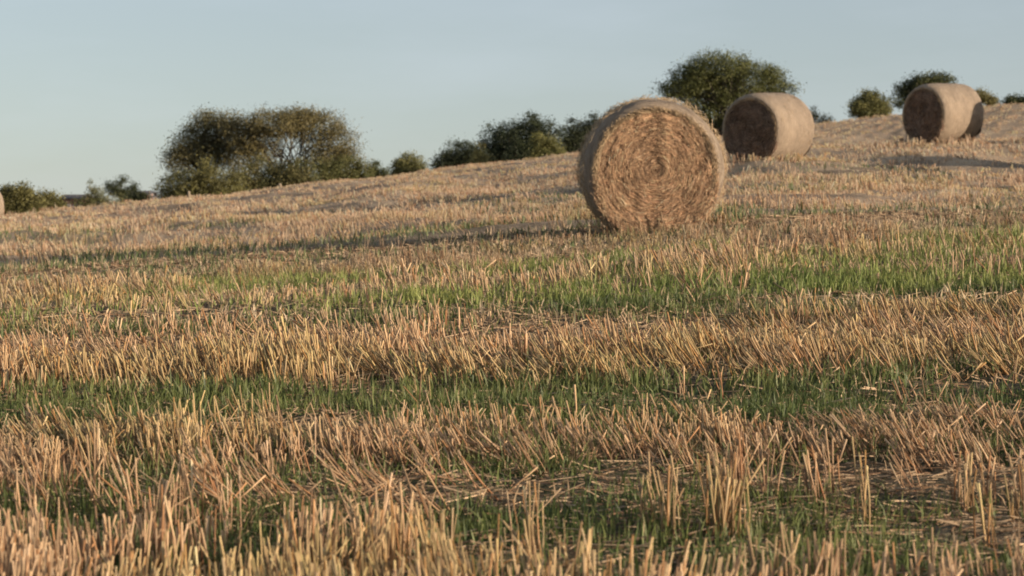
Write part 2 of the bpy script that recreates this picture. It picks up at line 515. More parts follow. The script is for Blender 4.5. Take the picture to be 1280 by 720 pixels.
# fields farther up the hill: fewer, thicker
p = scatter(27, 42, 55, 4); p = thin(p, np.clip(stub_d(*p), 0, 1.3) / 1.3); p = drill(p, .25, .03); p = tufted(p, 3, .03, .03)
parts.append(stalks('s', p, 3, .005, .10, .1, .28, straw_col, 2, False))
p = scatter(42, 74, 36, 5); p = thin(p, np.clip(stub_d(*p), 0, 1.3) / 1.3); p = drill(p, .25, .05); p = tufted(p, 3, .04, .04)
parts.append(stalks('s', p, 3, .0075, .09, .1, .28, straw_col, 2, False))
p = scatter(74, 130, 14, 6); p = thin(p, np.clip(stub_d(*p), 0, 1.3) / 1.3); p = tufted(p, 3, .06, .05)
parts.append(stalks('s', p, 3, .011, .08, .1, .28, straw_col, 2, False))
# tufts left standing round the feet of the bales
for bx_, by_, rr_, nn_ in ((1.62, 24.3, .7, 120), (5.33, 46.8, .95, 700), (10.95, 57.4, 1.05, 700), (-21.9, 104, 1.0, 150)):
    a_ = rng.uniform(0, 2 * np.pi, nn_); q_ = rr_ * rng.uniform(.62, 1.25, nn_)
    parts.append(stalks('s', (bx_ + q_ * np.cos(a_), by_ + q_ * np.sin(a_)), 3, .004 + .00006 * by_, .15, .1, .3, straw_col, 2, False))
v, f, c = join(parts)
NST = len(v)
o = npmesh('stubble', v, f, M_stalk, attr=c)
tag(o, 'cut straw stubble standing in rows across the field', 'stubble', kind='stuff')

# ------------------------------------------------------------------ grass
def blades(pts, hgt, wid, colA, colB, seed, lean=.25):
    x, y = pts; n = len(x)
    z = ground(x, y) - .01
    h = hgt * np.clip(rng.normal(1, .3, n), .3, 1.9)
    w = wid * rng.uniform(.7, 1.3, n)
    az = rng.uniform(0, 2 * np.pi, n)
    ln = np.abs(rng.normal(lean, .3, n)); la = rng.uniform(0, 2 * np.pi, n)
    side = np.stack([np.cos(az), np.sin(az), np.zeros(n)], -1)
    dirh = np.stack([np.cos(la), np.sin(la), np.zeros(n)], -1)
    base = np.stack([x, y, z], -1)
    P = []
    for t, ww in ((0, .8), (.55, 1.0), (1, .0)):
        c = base + dirh * (h * np.sin(ln) * t ** 1.8)[:, None] + np.array([[0, 0, 1]]) * (h * t * (1 - .25 * t * np.sin(ln)))[:, None]
        if ww == 0: P.append(c)
        else: P.append(c - side * (w * ww / 2)[:, None]); P.append(c + side * (w * ww / 2)[:, None])
    V = np.stack(P, 1).reshape(-1, 3)
    b = (np.arange(n) * 5)[:, None]
    F4 = b + np.array([[0, 1, 3, 2]]); F3 = b + np.array([[2, 3, 4]])
    k = np.clip(fbm(x * 1.1, y * 1.1, seed, 2)[:, None] * 1.2 - .1 + rng.normal(0, .22, (n, 1)), 0, 1)
    c = (np.array([colA]) * (1 - k) + np.array([colB]) * k) * rng.uniform(.7, 1.3, (n, 1))
    C = np.ones((n, 5, 4)); C[:, :, :3] = c[:, None, :]
    return V, [F4, F3], C.reshape(-1, 4)
gp = []
p = scatter(3.8, 9, 3800, 3.2); p = thin(p, np.clip(grass_d(*p), 0, 1)); gp.append(blades(p, .07, .0042, (.055, .085, .026), (.16, .175, .055), 91))
p = scatter(9, 14.0, 1700, 3.2); p = thin(p, np.clip(grass_d(*p), 0, 1)); gp.append(blades(p, .085, .0065, (.055, .085, .026), (.17, .18, .06), 92))
p = scatter(14.0, 20, 1300, 3.2); p = thin(p, np.clip(grass_d(*p), 0, 1)); gp.append(blades(p, .105, .008, (.12, .16, .04), (.255, .27, .082), 93))
p = scatter(20, 45, 160, 4); p = thin(p, np.clip(grass_d(*p), 0, 1)); gp.append(blades(p, .11, .013, (.07, .10, .035), (.15, .17, .07), 94))
p = scatter(3.8, 13, 1100, 3.2); p = thin(p, np.clip(.8 * stub_d(*p), 0, 1)); gp.append(blades(p, .08, .0042, (.20, .13, .075), (.52, .37, .22), 95, .55))
p = scatter(13, 27, 420, 3.2); p = thin(p, np.clip(.75 * stub_d(*p) + .12, 0, 1)); gp.append(blades(p, .085, .008, (.34, .24, .14), (.60, .46, .30), 96, .5))
p = scatter(4.5, 16, 260, 3.2); p = thin(p, np.clip(grass_d(*p), 0, .8)); gp.append(blades(p, .035, .016, (.05, .08, .025), (.11, .14, .045), 97, .8))
v, f, c = join(gp); NGR = len(v) // 5
o = npmesh('grass', v, f, M_grass, attr=c)
tag(o, 'green regrowth grass between the stubble rows', 'grass', kind='stuff')

# ------------------------------------------------------------------ fallen straw
def fallen(pts, ln, wid):
    x, y = pts; n = len(x)
    z = ground(x, y) + rng.uniform(.0, .028, n)
    L = ln * rng.uniform(.35, 1.5, n); w = wid * rng.uniform(.7, 1.4, n)
    az = np.pi + rng.normal(0, .55, n) + (rng.random(n) < .3) * rng.uniform(0, 3, n)
    tl = rng.normal(.0, .16, n)
    d = np.stack([np.cos(az) * np.cos(tl), np.sin(az) * np.cos(tl), np.sin(tl)], -1)
    s = np.cross(d, [[0, 0, 1]]); s /= np.linalg.norm(s, axis=1, keepdims=True)
    up = np.cross(s, d)
    c0 = np.stack([x, y, z], -1)
    bend = rng.normal(0, .06, (n, 1)) * L[:, None]
    P = []
    for t in (-.5, 0, .5):
        c = c0 + d * (L * t)[:, None] + s * bend * (t * t * 4)
        for a in (90, 210, 330):
            a = math.radians(a); P.append(c + s * (w * .5 * math.cos(a))[:, None] + up * (w * .5 * math.sin(a))[:, None])
    V = np.stack(P, 1).reshape(-1, 3); b = (np.arange(n) * 9)[:, None]
    fs = []
    for i in range(2):
        for k in range(3):
            k2 = (k + 1) % 3; fs.append(b + np.array([[i * 3 + k, i * 3 + k2, i * 3 + 3 + k2, i * 3 + 3 + k]]))
    c = np.array([[.40, .28, .17]]) * np.clip(rng.normal(.85, .3, (n, 1)), .2, 1.5)
    g_ = rng.random(n) < .35
    c = np.where(g_[:, None], c * np.array([[.5, .42, .38]]), c)
    C = np.ones((n, 9, 4)); C[:, :, :3] = c[:, None, :]
    return V, [np.stack(fs, 1).reshape(-1, 4)], C.reshape(-1, 4)
lp = []
p = scatter(3.8, 9, 900, 3.2); lp.append(fallen(p, .03, .003))
p = scatter(3.8, 9, 420, 3.2); p = thin(p, np.clip(litter_d(*p) + .1, 0, 1)); lp.append(fallen(p, .13, .0045))
p = scatter(9, 15, 420, 3.2); p = thin(p, np.clip(litter_d(*p) + .06, 0, 1)); lp.append(fallen(p, .15, .006))
p = scatter(15, 26, 200, 3.2); p = thin(p, np.clip(litter_d(*p) + .06, 0, 1)); lp.append(fallen(p, .16, .009))
v, f, c = join(lp)
o = npmesh('straw_litter', v, f, M_litter, attr=c)
tag(o, 'loose fallen straw lying between the rows', 'straw litter', kind='stuff')

# ------------------------------------------------------------------ round bales
def wrap_material():
    m, nt, b = mat('net wrapped straw'); N, L = nt.nodes, nt.links
    t = N.new('ShaderNodeTexCoord')
    def noise(sc, st, det=5, rough=.6):
        mpn = N.new('ShaderNodeMapping'); mpn.inputs['Scale'].default_value = st; L.new(t.outputs['Object'], mpn.inputs[0])
        n = N.new('ShaderNodeTexNoise'); n.inputs['Scale'].default_value = sc; n.inputs['Detail'].default_value = det; n.inputs['Roughness'].default_value = rough
        L.new(mpn.outputs[0], n.inputs['Vector']); return n.outputs[0]
    # long straw fibres wound round the axis (object Y), dulled by the pale net
    n1 = noise(8, (.8, 9, .8), 7, .75); n2 = noise(2.2, (1, 1.6, 1), 3); n3 = noise(45, (1, 2.5, 1), 4, .7)
    r = N.new('ShaderNodeValToRGB'); L.new(n1, r.inputs[0]); e = r.color_ramp.elements
    e[0].position = .3; e[0].color = (.19, .145, .105, 1); e[1].position = .64; e[1].color = (.46, .36, .26, 1)
    r2 = N.new('ShaderNodeMapRange'); L.new(n2, r2.inputs[0]); r2.inputs['From Min'].default_value = .3; r2.inputs['From Max'].default_value = .7; r2.inputs['To Min'].default_value = .82; r2.inputs['To Max'].default_value = 1.12
    r3 = N.new('ShaderNodeMapRange'); L.new(n3, r3.inputs[0]); r3.inputs['From Min'].default_value = .3; r3.inputs['From Max'].default_value = .7; r3.inputs['To Min'].default_value = .8; r3.inputs['To Max'].default_value = 1.15
    mm = N.new('ShaderNodeMath'); mm.operation = 'MULTIPLY'; L.new(r2.outputs[0], mm.inputs[0]); L.new(r3.outputs[0], mm.inputs[1])
    mu = N.new('ShaderNodeMix'); mu.data_type = 'RGBA'; mu.blend_type = 'MULTIPLY'; mu.inputs[0].default_value = 1
    L.new(r.outputs[0], mu.inputs[6]); L.new(mm.outputs[0], mu.inputs[7]); L.new(mu.outputs[2], b.inputs['Base Color'])
    b.inputs['Roughness'].default_value = .7
    bp = N.new('ShaderNodeBump'); bp.inputs['Strength'].default_value = 1.0; bp.inputs['Distance'].default_value = .035
    ad = N.new('ShaderNodeMath'); ad.operation = 'ADD'; L.new(n1, ad.inputs[0]); L.new(n3, ad.inputs[1]); L.new(ad.outputs[0], bp.inputs['Height']); L.new(bp.outputs[0], b.inputs['Normal'])
    return m
M_wrap = wrap_material()

def core_material():
    m, nt, b = mat('coiled straw'); N, L = nt.nodes, nt.links
    at = N.new('ShaderNodeAttribute'); at.attribute_name = 'tint'
    t = N.new('ShaderNodeTexCoord')
    n = N.new('ShaderNodeTexNoise'); n.inputs['Scale'].default_value = 22; n.inputs['Detail'].default_value = 6; n.inputs['Roughness'].default_value = .75
    L.new(t.outputs['Object'], n.inputs['Vector'])
    r = N.new('ShaderNodeMapRange'); L.new(n.outputs[0], r.inputs[0]); r.inputs['From Min'].default_value = .32; r.inputs['From Max'].default_value = .68; r.inputs['To Min'].default_value = .55; r.inputs['To Max'].default_value = 1.3
    mu = N.new('ShaderNodeMix'); mu.data_type = 'RGBA'; mu.blend_type = 'MULTIPLY'; mu.inputs[0].default_value = 1
    L.new(at.outputs['Color'], mu.inputs[6]); L.new(r.outputs[0], mu.inputs[7]); L.new(mu.outputs[2], b.inputs['Base Color'])
    b.inputs['Roughness'].default_value = .8
    bp = N.new('ShaderNodeBump'); bp.inputs['Strength'].default_value = .8; bp.inputs['Distance'].default_value = .02
    L.new(n.outputs[0], bp.inputs['Height']); L.new(bp.outputs[0], b.inputs['Normal'])
    return m
M_core = core_material()

def bale_parts(root, D, Ln, seed, nstick, detail=1.0, straw=(.53, .355, .225)):
    """axis along object Y, front face towards -Y, resting on z=0"""
    R = D / 2; rs = np.random.default_rng(seed)
    nt_ = 144; th = 2 * np.pi * np.arange(nt_) / nt_
    # --- net wrap: barrel with rounded shoulders that lap over both faces
    fr = [(-.488, .80), (-.497, .825), (-.5, .855), (-.494, .893), (-.477, .925), (-.448, .960), (-.405, .985), (-.33, .998)]
    prof = fr + [(-.16, 1.004), (0, 1.006), (.16, 1.004)] + [(-y_, r_) for y_, r_ in fr[::-1]]
    P = np.array(prof); yy = P[:, 0] * Ln; rr = P[:, 1] * R
    TH, YY = np.meshgrid(th, yy); RR = np.repeat(rr[:, None], nt_, 1)
    lump = 1 + .034 * (fbm(TH * 3 / np.pi + 5, YY * 2, seed, 3) - .5) + .012 * (vn(TH * 14, YY * 9, seed + 2) - .5)
    # close the noise seam
    sw = sstep(5.6, 6.28, TH); lump = lump * (1 - sw) + sw * 1.0
    RR = RR * lump
    # sagging: flattened underside
    X = RR * np.cos(TH); Z = RR * np.sin(TH)
    Z = np.where(Z < -.90 * R, -.90 * R - (-.90 * R - Z) * .35, Z)
    zoff = .935 * R
    bot = sstep(-.1, -.75, np.sin(TH))
    inner = (np.abs(YY) >= .48 * Ln) & (P[:, 1] < .84)[:, None]
    RRi = np.where(inner, RR + .05 * (vn(TH * 5, TH * 0, seed + 8) - .5) * R + .03 * (vn(TH * 17, TH * 0, seed + 18) - .5) * R, RR)
    X = np.where(inner, RRi * np.cos(TH), X); Z = np.where(inner, np.maximum(RRi * np.sin(TH), -.93 * R), Z)
    edge = (fbm(TH * 6, YY * 0, seed + 5, 2) - .5) * .02 * (np.abs(YY) > .49 * Ln)
    V = np.stack([X, YY + edge, Z + zoff], -1).reshape(-1, 3)
    m_ = len(prof); idx = np.arange(m_ * nt_).reshape(m_, nt_)
    nx_ = np.roll(idx, -1, 1)
    Fw = np.stack([idx[:-1], nx_[:-1], nx_[1:], idx[1:]], -1).reshape(-1, 4)
    o1 = npmesh('net_wrap', V, [Fw], M_wrap, root, smooth=True)
    # --- core: coiled straw ends with ridges of the spiral
    nr = 46
    Vs = []; Fs = []; Cs = []; b0 = 0
    for sgn in (-1, 1):
        r = np.linspace(0.004, .955 * R, nr); Rg, Tg = np.meshgrid(r, th, indexing='ij')
        turns = (Rg / R * 13 + Tg / (2 * np.pi) * -sgn)
        cx, cy = Rg * np.cos(Tg), Rg * np.sin(Tg)
        ridge = (.5 + .5 * np.cos(2 * np.pi * (turns + .6 * fbm(np.cos(Tg) * 2, np.sin(Tg) * 2 + Rg, seed + 3, 2)))) ** .7
        rough = fbm(cx * 9, cy * 9, seed + 9, 3)
        dep = .016 * ridge + .05 * (rough - .5) + .012 * (vn(Tg * 22, Rg * 40, seed + 11) - .5)
        gone = sstep(.60, .75, fbm(cx * 5 + 7, cy * 5, seed + 13, 2)) * .03
        lim = .80 + .05 * (vn(Tg * 7, Tg * 0, seed + 8) - .5) + .16 * sstep(.1, -.7, np.sin(Tg))
        yb = sgn * (.485 * Ln + .018 * (1 - (Rg / R) ** 2) + dep - gone + .022 * sstep(.2, -.6, np.sin(Tg)) * sstep(.5, .8, Rg / R) - .10 * sstep(lim - .02, lim + .04, Rg / R))
        zc = np.where(cy < -.90 * R, -.90 * R - (-.90 * R - cy) * .35, cy) + zoff
        Vs.append(np.stack([cx, yb, zc], -1).reshape(-1, 3))
        ii = np.arange(nr * nt_).reshape(nr, nt_) + b0; jj = np.roll(ii, -1, 1)
        q = np.stack([ii[:-1], ii[1:], jj[1:], jj[:-1]], -1).reshape(-1, 4)
        if sgn > 0: q = q[:, ::-1]
        Fs.append(q)
        k = np.clip(.72 + .25 * ridge + .7 * (rough - .5), .3, 1.3)[..., None]
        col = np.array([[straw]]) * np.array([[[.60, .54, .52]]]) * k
        C = np.ones((nr, nt_, 4)); C[..., :3] = col; Cs.append(C.reshape(-1, 4)); b0 += nr * nt_
    # individual straws laid along the coil
    for sgn in (-1, 1):
        n = nstick if sgn < 0 else nstick // 2
        r = .96 * R * np.sqrt(rs.random(n)); t = rs.uniform(0, 2 * np.pi, n)
        r = np.minimum(r, R * (.81 + .15 * sstep(.1, -.7, np.sin(t))) * rs.uniform(.9, 1.03, n)); cx, cy = r * np.cos(t), r * np.sin(t)
        tang = t + np.pi / 2 + np.where(rs.random(n) < .6, rs.normal(0, .20, n), rs.normal(0, .7, n))
        L = rs.uniform(.03, .15, n) * (.6 + .4 * r / R); w = rs.uniform(.0011, .0027, n) * (1.0 if detail == 1 else 1.6)
        dy = sgn * np.abs(rs.normal(0, .05, n))
        d = np.stack([np.cos(tang), dy, np.sin(tang)], -1); d /= np.linalg.norm(d, axis=1, keepdims=True)
        up = np.tile([[0, float(sgn), 0]], (n, 1)); s = np.cross(d, up); s /= np.linalg.norm(s, axis=1, keepdims=True); up = np.cross(s, d) * -1
        up = np.where((up[:, 1:2] * sgn) < 0, -up, up)
        rough = fbm(cx * 9, cy * 9, seed + 9, 3)
        zc = np.where(cy < -.90 * R, -.90 * R - (-.90 * R - cy) * .35, cy) + zoff
        c0 = np.stack([cx, sgn * (.485 * Ln + .018 * (1 - (r / R) ** 2) + .05 * (rough - .5) + .022 * sstep(.2, -.6, np.sin(t)) * sstep(.5, .8, r / R) + rs.uniform(-.004, .024, n)), zc], -1)
        nrm = np.stack([np.cos(t), np.zeros(n), np.sin(t)], -1)
        Pp = []
        for tt in (-.5, 0, .5):
            c = c0 + d * (L * tt)[:, None] - nrm * (tt * tt * L * L / np.maximum(r, .08) * .5)[:, None]
            for a in (90, 210, 330):
                a = math.radians(a); Pp.append(c + s * (w * math.cos(a))[:, None] + up * (w * math.sin(a))[:, None])
        Vs.append(np.stack(Pp, 1).reshape(-1, 3)); bb = (np.arange(n) * 9)[:, None] + b0
        for i in range(2):
            for k in range(3):
                k2 = (k + 1) % 3; Fs.append(bb + np.array([[i * 3 + k, i * 3 + k2, i * 3 + 3 + k2, i * 3 + 3 + k]]))
        turn = .5 + .5 * np.cos(2 * np.pi * (r / R * 13 + t / (2 * np.pi) * -sgn))
        hole = vn(t * 9 * np.maximum(r, .15) / R + 40, r / R * 15 + t * .4, seed + 21) + .35 * (fbm(cx * 4, cy * 4, seed + 25, 2) - .5)
        keep = (hole < .66) | (rs.random(n) < .18)
        c0_ = None
        kk = np.clip(rs.normal(.82, .26, n) + .3 * (turn - .5) * .5 + .5 * (rough - .5), .3, 1.6)[:, None]
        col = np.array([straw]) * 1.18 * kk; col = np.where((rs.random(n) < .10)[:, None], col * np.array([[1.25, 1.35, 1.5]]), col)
        C = np.ones((n, 9, 4)); C[:, :, :3] = np.clip(col[:, None, :], 0, .8); Cs.append(C.reshape(-1, 4)); b0 += n * 9
        for q in range(len(Fs) - 6, len(Fs)): Fs[q] = Fs[q][keep]
    # --- loose wisps standing off rim and wrap
    n = int(nstick * .17)
    t = rs.uniform(0, 2 * np.pi, n); yv = np.where(rs.random(n) < .6, -.5, rs.uniform(-.5, .5, n)) * Ln
    rad = R * np.where(yv < -.49 * Ln, rs.uniform(.79, .84, n), 1.0)
    c0 = np.stack([rad * np.cos(t), yv, np.maximum(rad * np.sin(t), -.93 * R) + zoff], -1)
    out = np.stack([np.cos(t), np.where(yv < -.49 * Ln, -1.0, 0), np.sin(t)], -1)
    tg = np.stack([-np.sin(t), np.zeros(n), np.cos(t)], -1) * rs.choice([-1, 1], (n, 1))
    d = tg + out * rs.uniform(.05, .5, (n, 1)) + rs.normal(0, .25, (n, 3)); d /= np.linalg.norm(d, axis=1, keepdims=True)
    L = rs.uniform(.03, .10, n)[:, None]; s = np.cross(d, out); s /= np.linalg.norm(s, axis=1, keepdims=True); w = .0022 * (1 if detail == 1 else 1.4)
    u = np.cross(s, d)
    Pp = []
    for tt in (0, 1):
        c = c0 + d * L * tt
        for a in (90, 210, 330):
            a = math.radians(a); Pp.append(c + (s * math.cos(a) + u * math.sin(a)) * w)
    bb = (np.arange(n) * 6)[:, None]
    Fw = np.stack([bb + np.array([[k, (k + 1) % 3, 3 + (k + 1) % 3, 3 + k]]) for k in range(3)], 1).reshape(-1, 4)
    C = np.ones((n, 6, 4)); C[:, :, :3] = np.clip((np.array([[.46, .34, .21]]) * rs.uniform(.6, 1.25, (n, 1)))[:, None, :], 0, .8)
    Vs.append(np.stack(Pp, 1).reshape(-1, 3)); Fs.append((Fw + b0).reshape(-1, 4)); Cs.append(C.reshape(-1, 4))
    npmesh('straw_core', np.concatenate(Vs), [np.concatenate([q.reshape(-1, 4) for q in Fs])], M_core, root, attr=np.concatenate(Cs))

def XY(px, d): return ((px - 640) / F * d, d)

def place_bale(px, d, D, Ln, ang, label, seed, nst, detail=1.0, sink=.03, tilt=True, roll=0, straw=(.53, .355, .225)):
    x, y = XY(px, d)
    zs = float(ground_big(x, y))
    r = empty('straw_bale', (x, y, zs - sink))
    a = math.radians(ang)            # face normal azimuth: 0 looks to -Y, positive turns to +X
    ax = Vector((math.sin(a), -math.cos(a), 0))
    slope = float(ground_big(x + ax.x * .6, y + ax.y * .6) - ground_big(x - ax.x * .6, y - ax.y * .6)) / 1.2
    side = Vector((math.cos(a), math.sin(a), 0))
    sl2 = 0
    ya = -(ax + Vector((0, 0, slope * .8))).normalized()          # object +Y
    xa = side.normalized(); za = xa.cross(ya).normalized(); xa = ya.cross(za)
    m = Matrix((xa, ya, za)).transposed().to_4x4() @ Matrix.Rotation(roll, 4, 'Y')
    r.matrix_world = Matrix.Translation((x, y, zs - sink)) @ m
    bale_parts(r, D, Ln, seed, nst, detail, straw)
    tag(r, label, 'straw bale', 'round straw bales left in the stubble field')
    return r

place_bale(813, 24.4, 1.50, 1.25, 1.2, 'nearest round straw bale with its coiled end facing the viewer', 11, 36000, sink=.03, straw=(.57, .37, .225))
place_bale(962, 46.8, 1.50, 1.42, -38, 'second round straw bale with shaded end, in front of the broad tree', 12, 4500, 1.6, sink=-.01, straw=(.29, .205, .145))  # straw darkened: shade on the end is put into its colour
place_bale(1180, 57.4, 1.55, 1.5, -52, 'farthest right round straw bale with a shadow across its netted side', 13, 4000, 1.6, sink=-.02, straw=(.29, .205, .145))  # same shade-darkened straw colour for this end
place_bale(-16, 104, 1.46, 1.3, -60, 'distant straw bale cut off by the left edge, beside the bushes', 14, 800, 2)
place_bale(1330, 56.7, 1.52, 1.3, -6, 'round straw bale past the right edge that shades the farthest right bale', 15, 600, 2)
place_bale(1432, 43.5, 1.46, 1.3, -15, 'round straw bale past the right edge, nearer of two whose shadows cross the bank', 16, 600, 2)
place_bale(1395, 48.0, 1.46, 1.3, -15, 'round straw bale past the right edge, farther of two whose shadows cross the bank', 17, 600, 2)

# ------------------------------------------------------------------ trees and shrubs
def plant(name, label, cat, D, blobs, base_px, nleaf, leaf, colA, colB, seed, trunk_r=.16, trunk_top=.35, nlimb=22, sig=.28, group=None, shell=.5, stems=1, low=True):
    rs = np.random.default_rng(seed); pr = random.Random(seed)
    bx, by = XY(base_px, D); bz = float(ground_big(bx, by)) - .05
    root = empty(name, (bx, by, bz))
    tag(root, label, cat, group)
    # blobs: px, py, rx, ry in photograph pixels -> metres at this distance
    B = []
    for (px, py, rx, ry) in blobs:
        k = D / F
        dyy = rs.uniform(-.35, .35) * rx * k
        B.append(((px - 640) * k - bx, dyy, CH + (360 - py) * k - bz, rx * k, max(rx, ry) * k * .85, ry * k))
    if low:
        B = [(b[0], b[1], b[2] - .3 * b[5], b[3], b[4], b[5] * 1.3) for b in B] + [(b[0], b[1], b[2] - 1.1 * b[5], b[3] * .9, b[4], b[5]) for b in B if b[2] < 2.6 * b[5] + 1.2]
    vol = np.array([b[3] * b[4] * b[5] for b in B]) ** .8; vol /= vol.sum()
    cl = []
    nleaf = int(nleaf * (2.3 if low else 1.5)); leaf *= .86
    ncl = max(10, int(nleaf / 60))
    for b, w in zip(B, vol):
        m_ = max(4, int(ncl * w))
        dr = rs.normal(0, 1, (m_, 3)); dr /= np.linalg.norm(dr, axis=1, keepdims=True)
        rad = (shell + (1 - shell) * rs.random((m_, 1))) ** .7 * (.74 + .42 * vn(dr[:, 0:1] * 3 + 9 + len(cl), dr[:, 2:3] * 3 + dr[:, 1:2] * 1.5 + 5, seed))
        cl.append(np.array(b[:3]) + dr * rad * np.array(b[3:]))
    cl = np.concatenate(cl)
    cl = cl[cl[:, 2] > .1]
    # leaves
    per = np.clip(rs.normal(1, .45, len(cl)), .2, 2.2); per = np.maximum((per * nleaf / len(cl)).astype(int), 6)
    cid = np.repeat(np.arange(len(cl)), per); n = len(cid)
    sg = (sig * rs.uniform(.6, 1.4, len(cl)))[cid][:, None]
    pos = cl[cid] + rs.normal(0, 1, (n, 3)) * sg * np.array([[1, 1, .75]])
    pos[:, 2] = np.maximum(pos[:, 2], .05)
    nrm = rs.normal(0, 1, (n, 3)) + np.array([[0, 0, .6]]) + (pos - cl[cid]) * 1.5
    nrm /= np.linalg.norm(nrm, axis=1, keepdims=True)
    u = np.cross(nrm, rs.normal(0, 1, (n, 3))); u /= np.linalg.norm(u, axis=1, keepdims=True); v = np.cross(nrm, u)
    lsz = leaf * rs.uniform(.6, 1.35, (n, 1))
    Pp = np.stack([pos - u * lsz * .5, pos + v * lsz * .28 + nrm * lsz * .06, pos + u * lsz * .5, pos - v * lsz * .28 + nrm * lsz * .06], 1).reshape(-1, 3)
    Fq = (np.arange(n) * 4)[:, None] + np.array([[0, 1, 2, 3]])
    kc = np.clip(rs.normal(.5, .3, len(cl)), 0, 1)[cid][:, None]; kc = np.clip(kc + rs.normal(0, .15, (n, 1)), 0, 1)
    c = (np.array([colA]) * (1 - kc) + np.array([colB]) * kc) * rs.uniform(.75, 1.25, (n, 1))
    C = np.ones((n, 4, 4)); C[:, :, :3] = c[:, None, :]
    npmesh('crown', Pp, [Fq], M_leaf, root, attr=C.reshape(-1, 4))
    # trunk and limbs
    mb = MB(); H = max(b[2] + b[5] for b in B)
    bark = (.055, .045, .036, 1)
    cen = cl.mean(0)
    for s_ in range(stems):
        a = s_ * 6.28 / stems + pr.random(); off = .12 * stems * (stems > 1)
        b0 = Vector((math.cos(a) * off, math.sin(a) * off * .6, -.15))
        top = Vector((cen[0] * .5 + math.cos(a) * off * 3, cen[1] * .4, H * trunk_top))
        mid = (b0 + top) / 2 + Vector((pr.uniform(-.1, .1), pr.uniform(-.1, .1), 0))
        mb.tube([b0, b0 * .5 + mid * .5 + Vector((.03, 0, 0)), mid, top], [trunk_r * 1.35, trunk_r * 1.05, trunk_r * .92, trunk_r * .75], 8, bark)
        for i in range(nlimb // stems):
            tgt = Vector(cl[pr.randrange(len(cl))])
            st = b0.lerp(top, pr.uniform(.55, 1.0)); v_ = tgt - st
            m1 = st + v_ * .35 + Vector((pr.uniform(-.15, .15), pr.uniform(-.15, .15), abs(v_.length) * .12))
            m2 = st + v_ * .7 + Vector((pr.uniform(-.2, .2), pr.uniform(-.2, .2), abs(v_.length) * .08))
            r0 = trunk_r * pr.uniform(.3, .6)
            mb.tube([st, m1, m2, tgt], [r0, r0 * .7, r0 * .42, r0 * .14], 5, bark)
            for q in range(2):
                t2 = Vector(cl[pr.randrange(len(cl))])
                if (t2 - m2).length < v_.length * .7:
                    mb.tube([m1.lerp(m2, pr.random()), (m2 + t2) / 2 + Vector((0, 0, .1)), t2], [r0 * .4, r0 * .25, r0 * .08], 4, bark)
    mb.build('trunk', M_bark, root, smooth=True, attr=True)
    return root

OL1, OL2 = (.085, .080, .032), (.17, .145, .058)      # olive, browning
DK1, DK2 = (.040, .050, .026), (.085, .094, .038)      # dark green
YG1, YG2 = (.10, .108, .036), (.21, .195, .07)        # yellow green scrub
GT = 'trees standing beyond the field'
GS = 'shrubs along the field edge'

# left clump
plant('broadleaf_tree', 'loose dark tree at the left end of the left clump', 'tree', 162,
      [(252, 168, 30, 24), (240, 190, 28, 22), (262, 150, 20, 14), (225, 200, 20, 20), (275, 195, 20, 22), (280, 160, 18, 18), (285, 180, 20, 22)], 250, 19000, .15, (.07, .068, .034), OL2, 101, .14, .4, 40, .40, GT, .35, low=False)
plant('broadleaf_tree', 'widest tree of the left clump, browning crown with sky showing through its limbs', 'tree', 160,
      [(345, 157, 42, 19), (312, 172, 28, 24), (395, 158, 36, 22), (418, 180, 26, 24), (372, 150, 34, 14), (432, 200, 20, 20), (302, 200, 22, 20), (300, 160, 24, 18), (330, 185, 24, 16), (405, 195, 24, 16)], 368, 30000, .15, (.10, .09, .04), (.20, .165, .07), 102, .12, .32, 60, .38, GT, .4, stems=3, low=False)
plant('bush', 'olive bush at the foot of the left end of the left clump', 'bush', 150,
      [(262, 222, 28, 22), (238, 226, 24, 18), (288, 228, 22, 18), (215, 228, 20, 16)], 255, 12000, .15, OL1, YG2, 103, .06, .3, 14, .26, GS, .3, stems=3)
plant('bush', 'dark bush filling the middle of the left clump', 'bush', 152,
      [(325, 214, 28, 22), (350, 218, 26, 16), (378, 212, 26, 14), (305, 222, 18, 14)], 335, 10000, .15, DK2, OL2, 104, .06, .3, 14, .24, GS, .3, stems=3)
plant('bush', 'yellowish bush at the right end of the left clump', 'bush', 155,
      [(430, 209, 26, 14), (452, 212, 18, 10), (405, 212, 20, 14)], 432, 7000, .14, YG1, (.14, .13, .05), 105, .05, .3, 12, .22, GS, .3, stems=3)
# between the clumps
plant('bush', 'small rounded bush alone between the left clump and the dark trees', 'bush', 158,
      [(512, 203, 17, 12), (500, 207, 12, 9), (526, 209, 9, 7)], 512, 5000, .14, DK2, YG2, 106, .05, .3, 12, .2, GS, .3, stems=3)
plant('bush', 'low straggly bush right of the left clump', 'bush', 165,
      [(468, 210, 9, 9), (482, 216, 12, 5)], 474, 1800, .13, DK2, YG1, 107, .04, .3, 8, .2, GS, .3, stems=2)
plant('broadleaf_tree', 'small dark tree at the left foot of the dark wood', 'tree', 160,
      [(575, 190, 20, 17), (560, 198, 16, 12), (590, 194, 16, 16), (548, 203, 9, 6)], 576, 9000, .14, (.028, .036, .02), (.058, .068, .03), 108, .09, .3, 18, .22, GT, .3)
plant('bush', 'narrow olive bush between two dark trees', 'bush', 154,
      [(600, 196, 10, 16), (594, 206, 10, 8)], 598, 2600, .13, OL2, YG2, 109, .05, .3, 8, .18, GS, .3, stems=2)
plant('broadleaf_tree', 'dense dark domed tree, the tallest of the dark wood', 'tree', 164,
      [(655, 165, 36, 24), (630, 172, 26, 24), (680, 170, 26, 24), (612, 180, 16, 18), (650, 190, 40, 20)], 652, 24000, .16, (.02, .029, .016), (.048, .058, .026), 110, .2, .3, 26, .26, GT, .3)
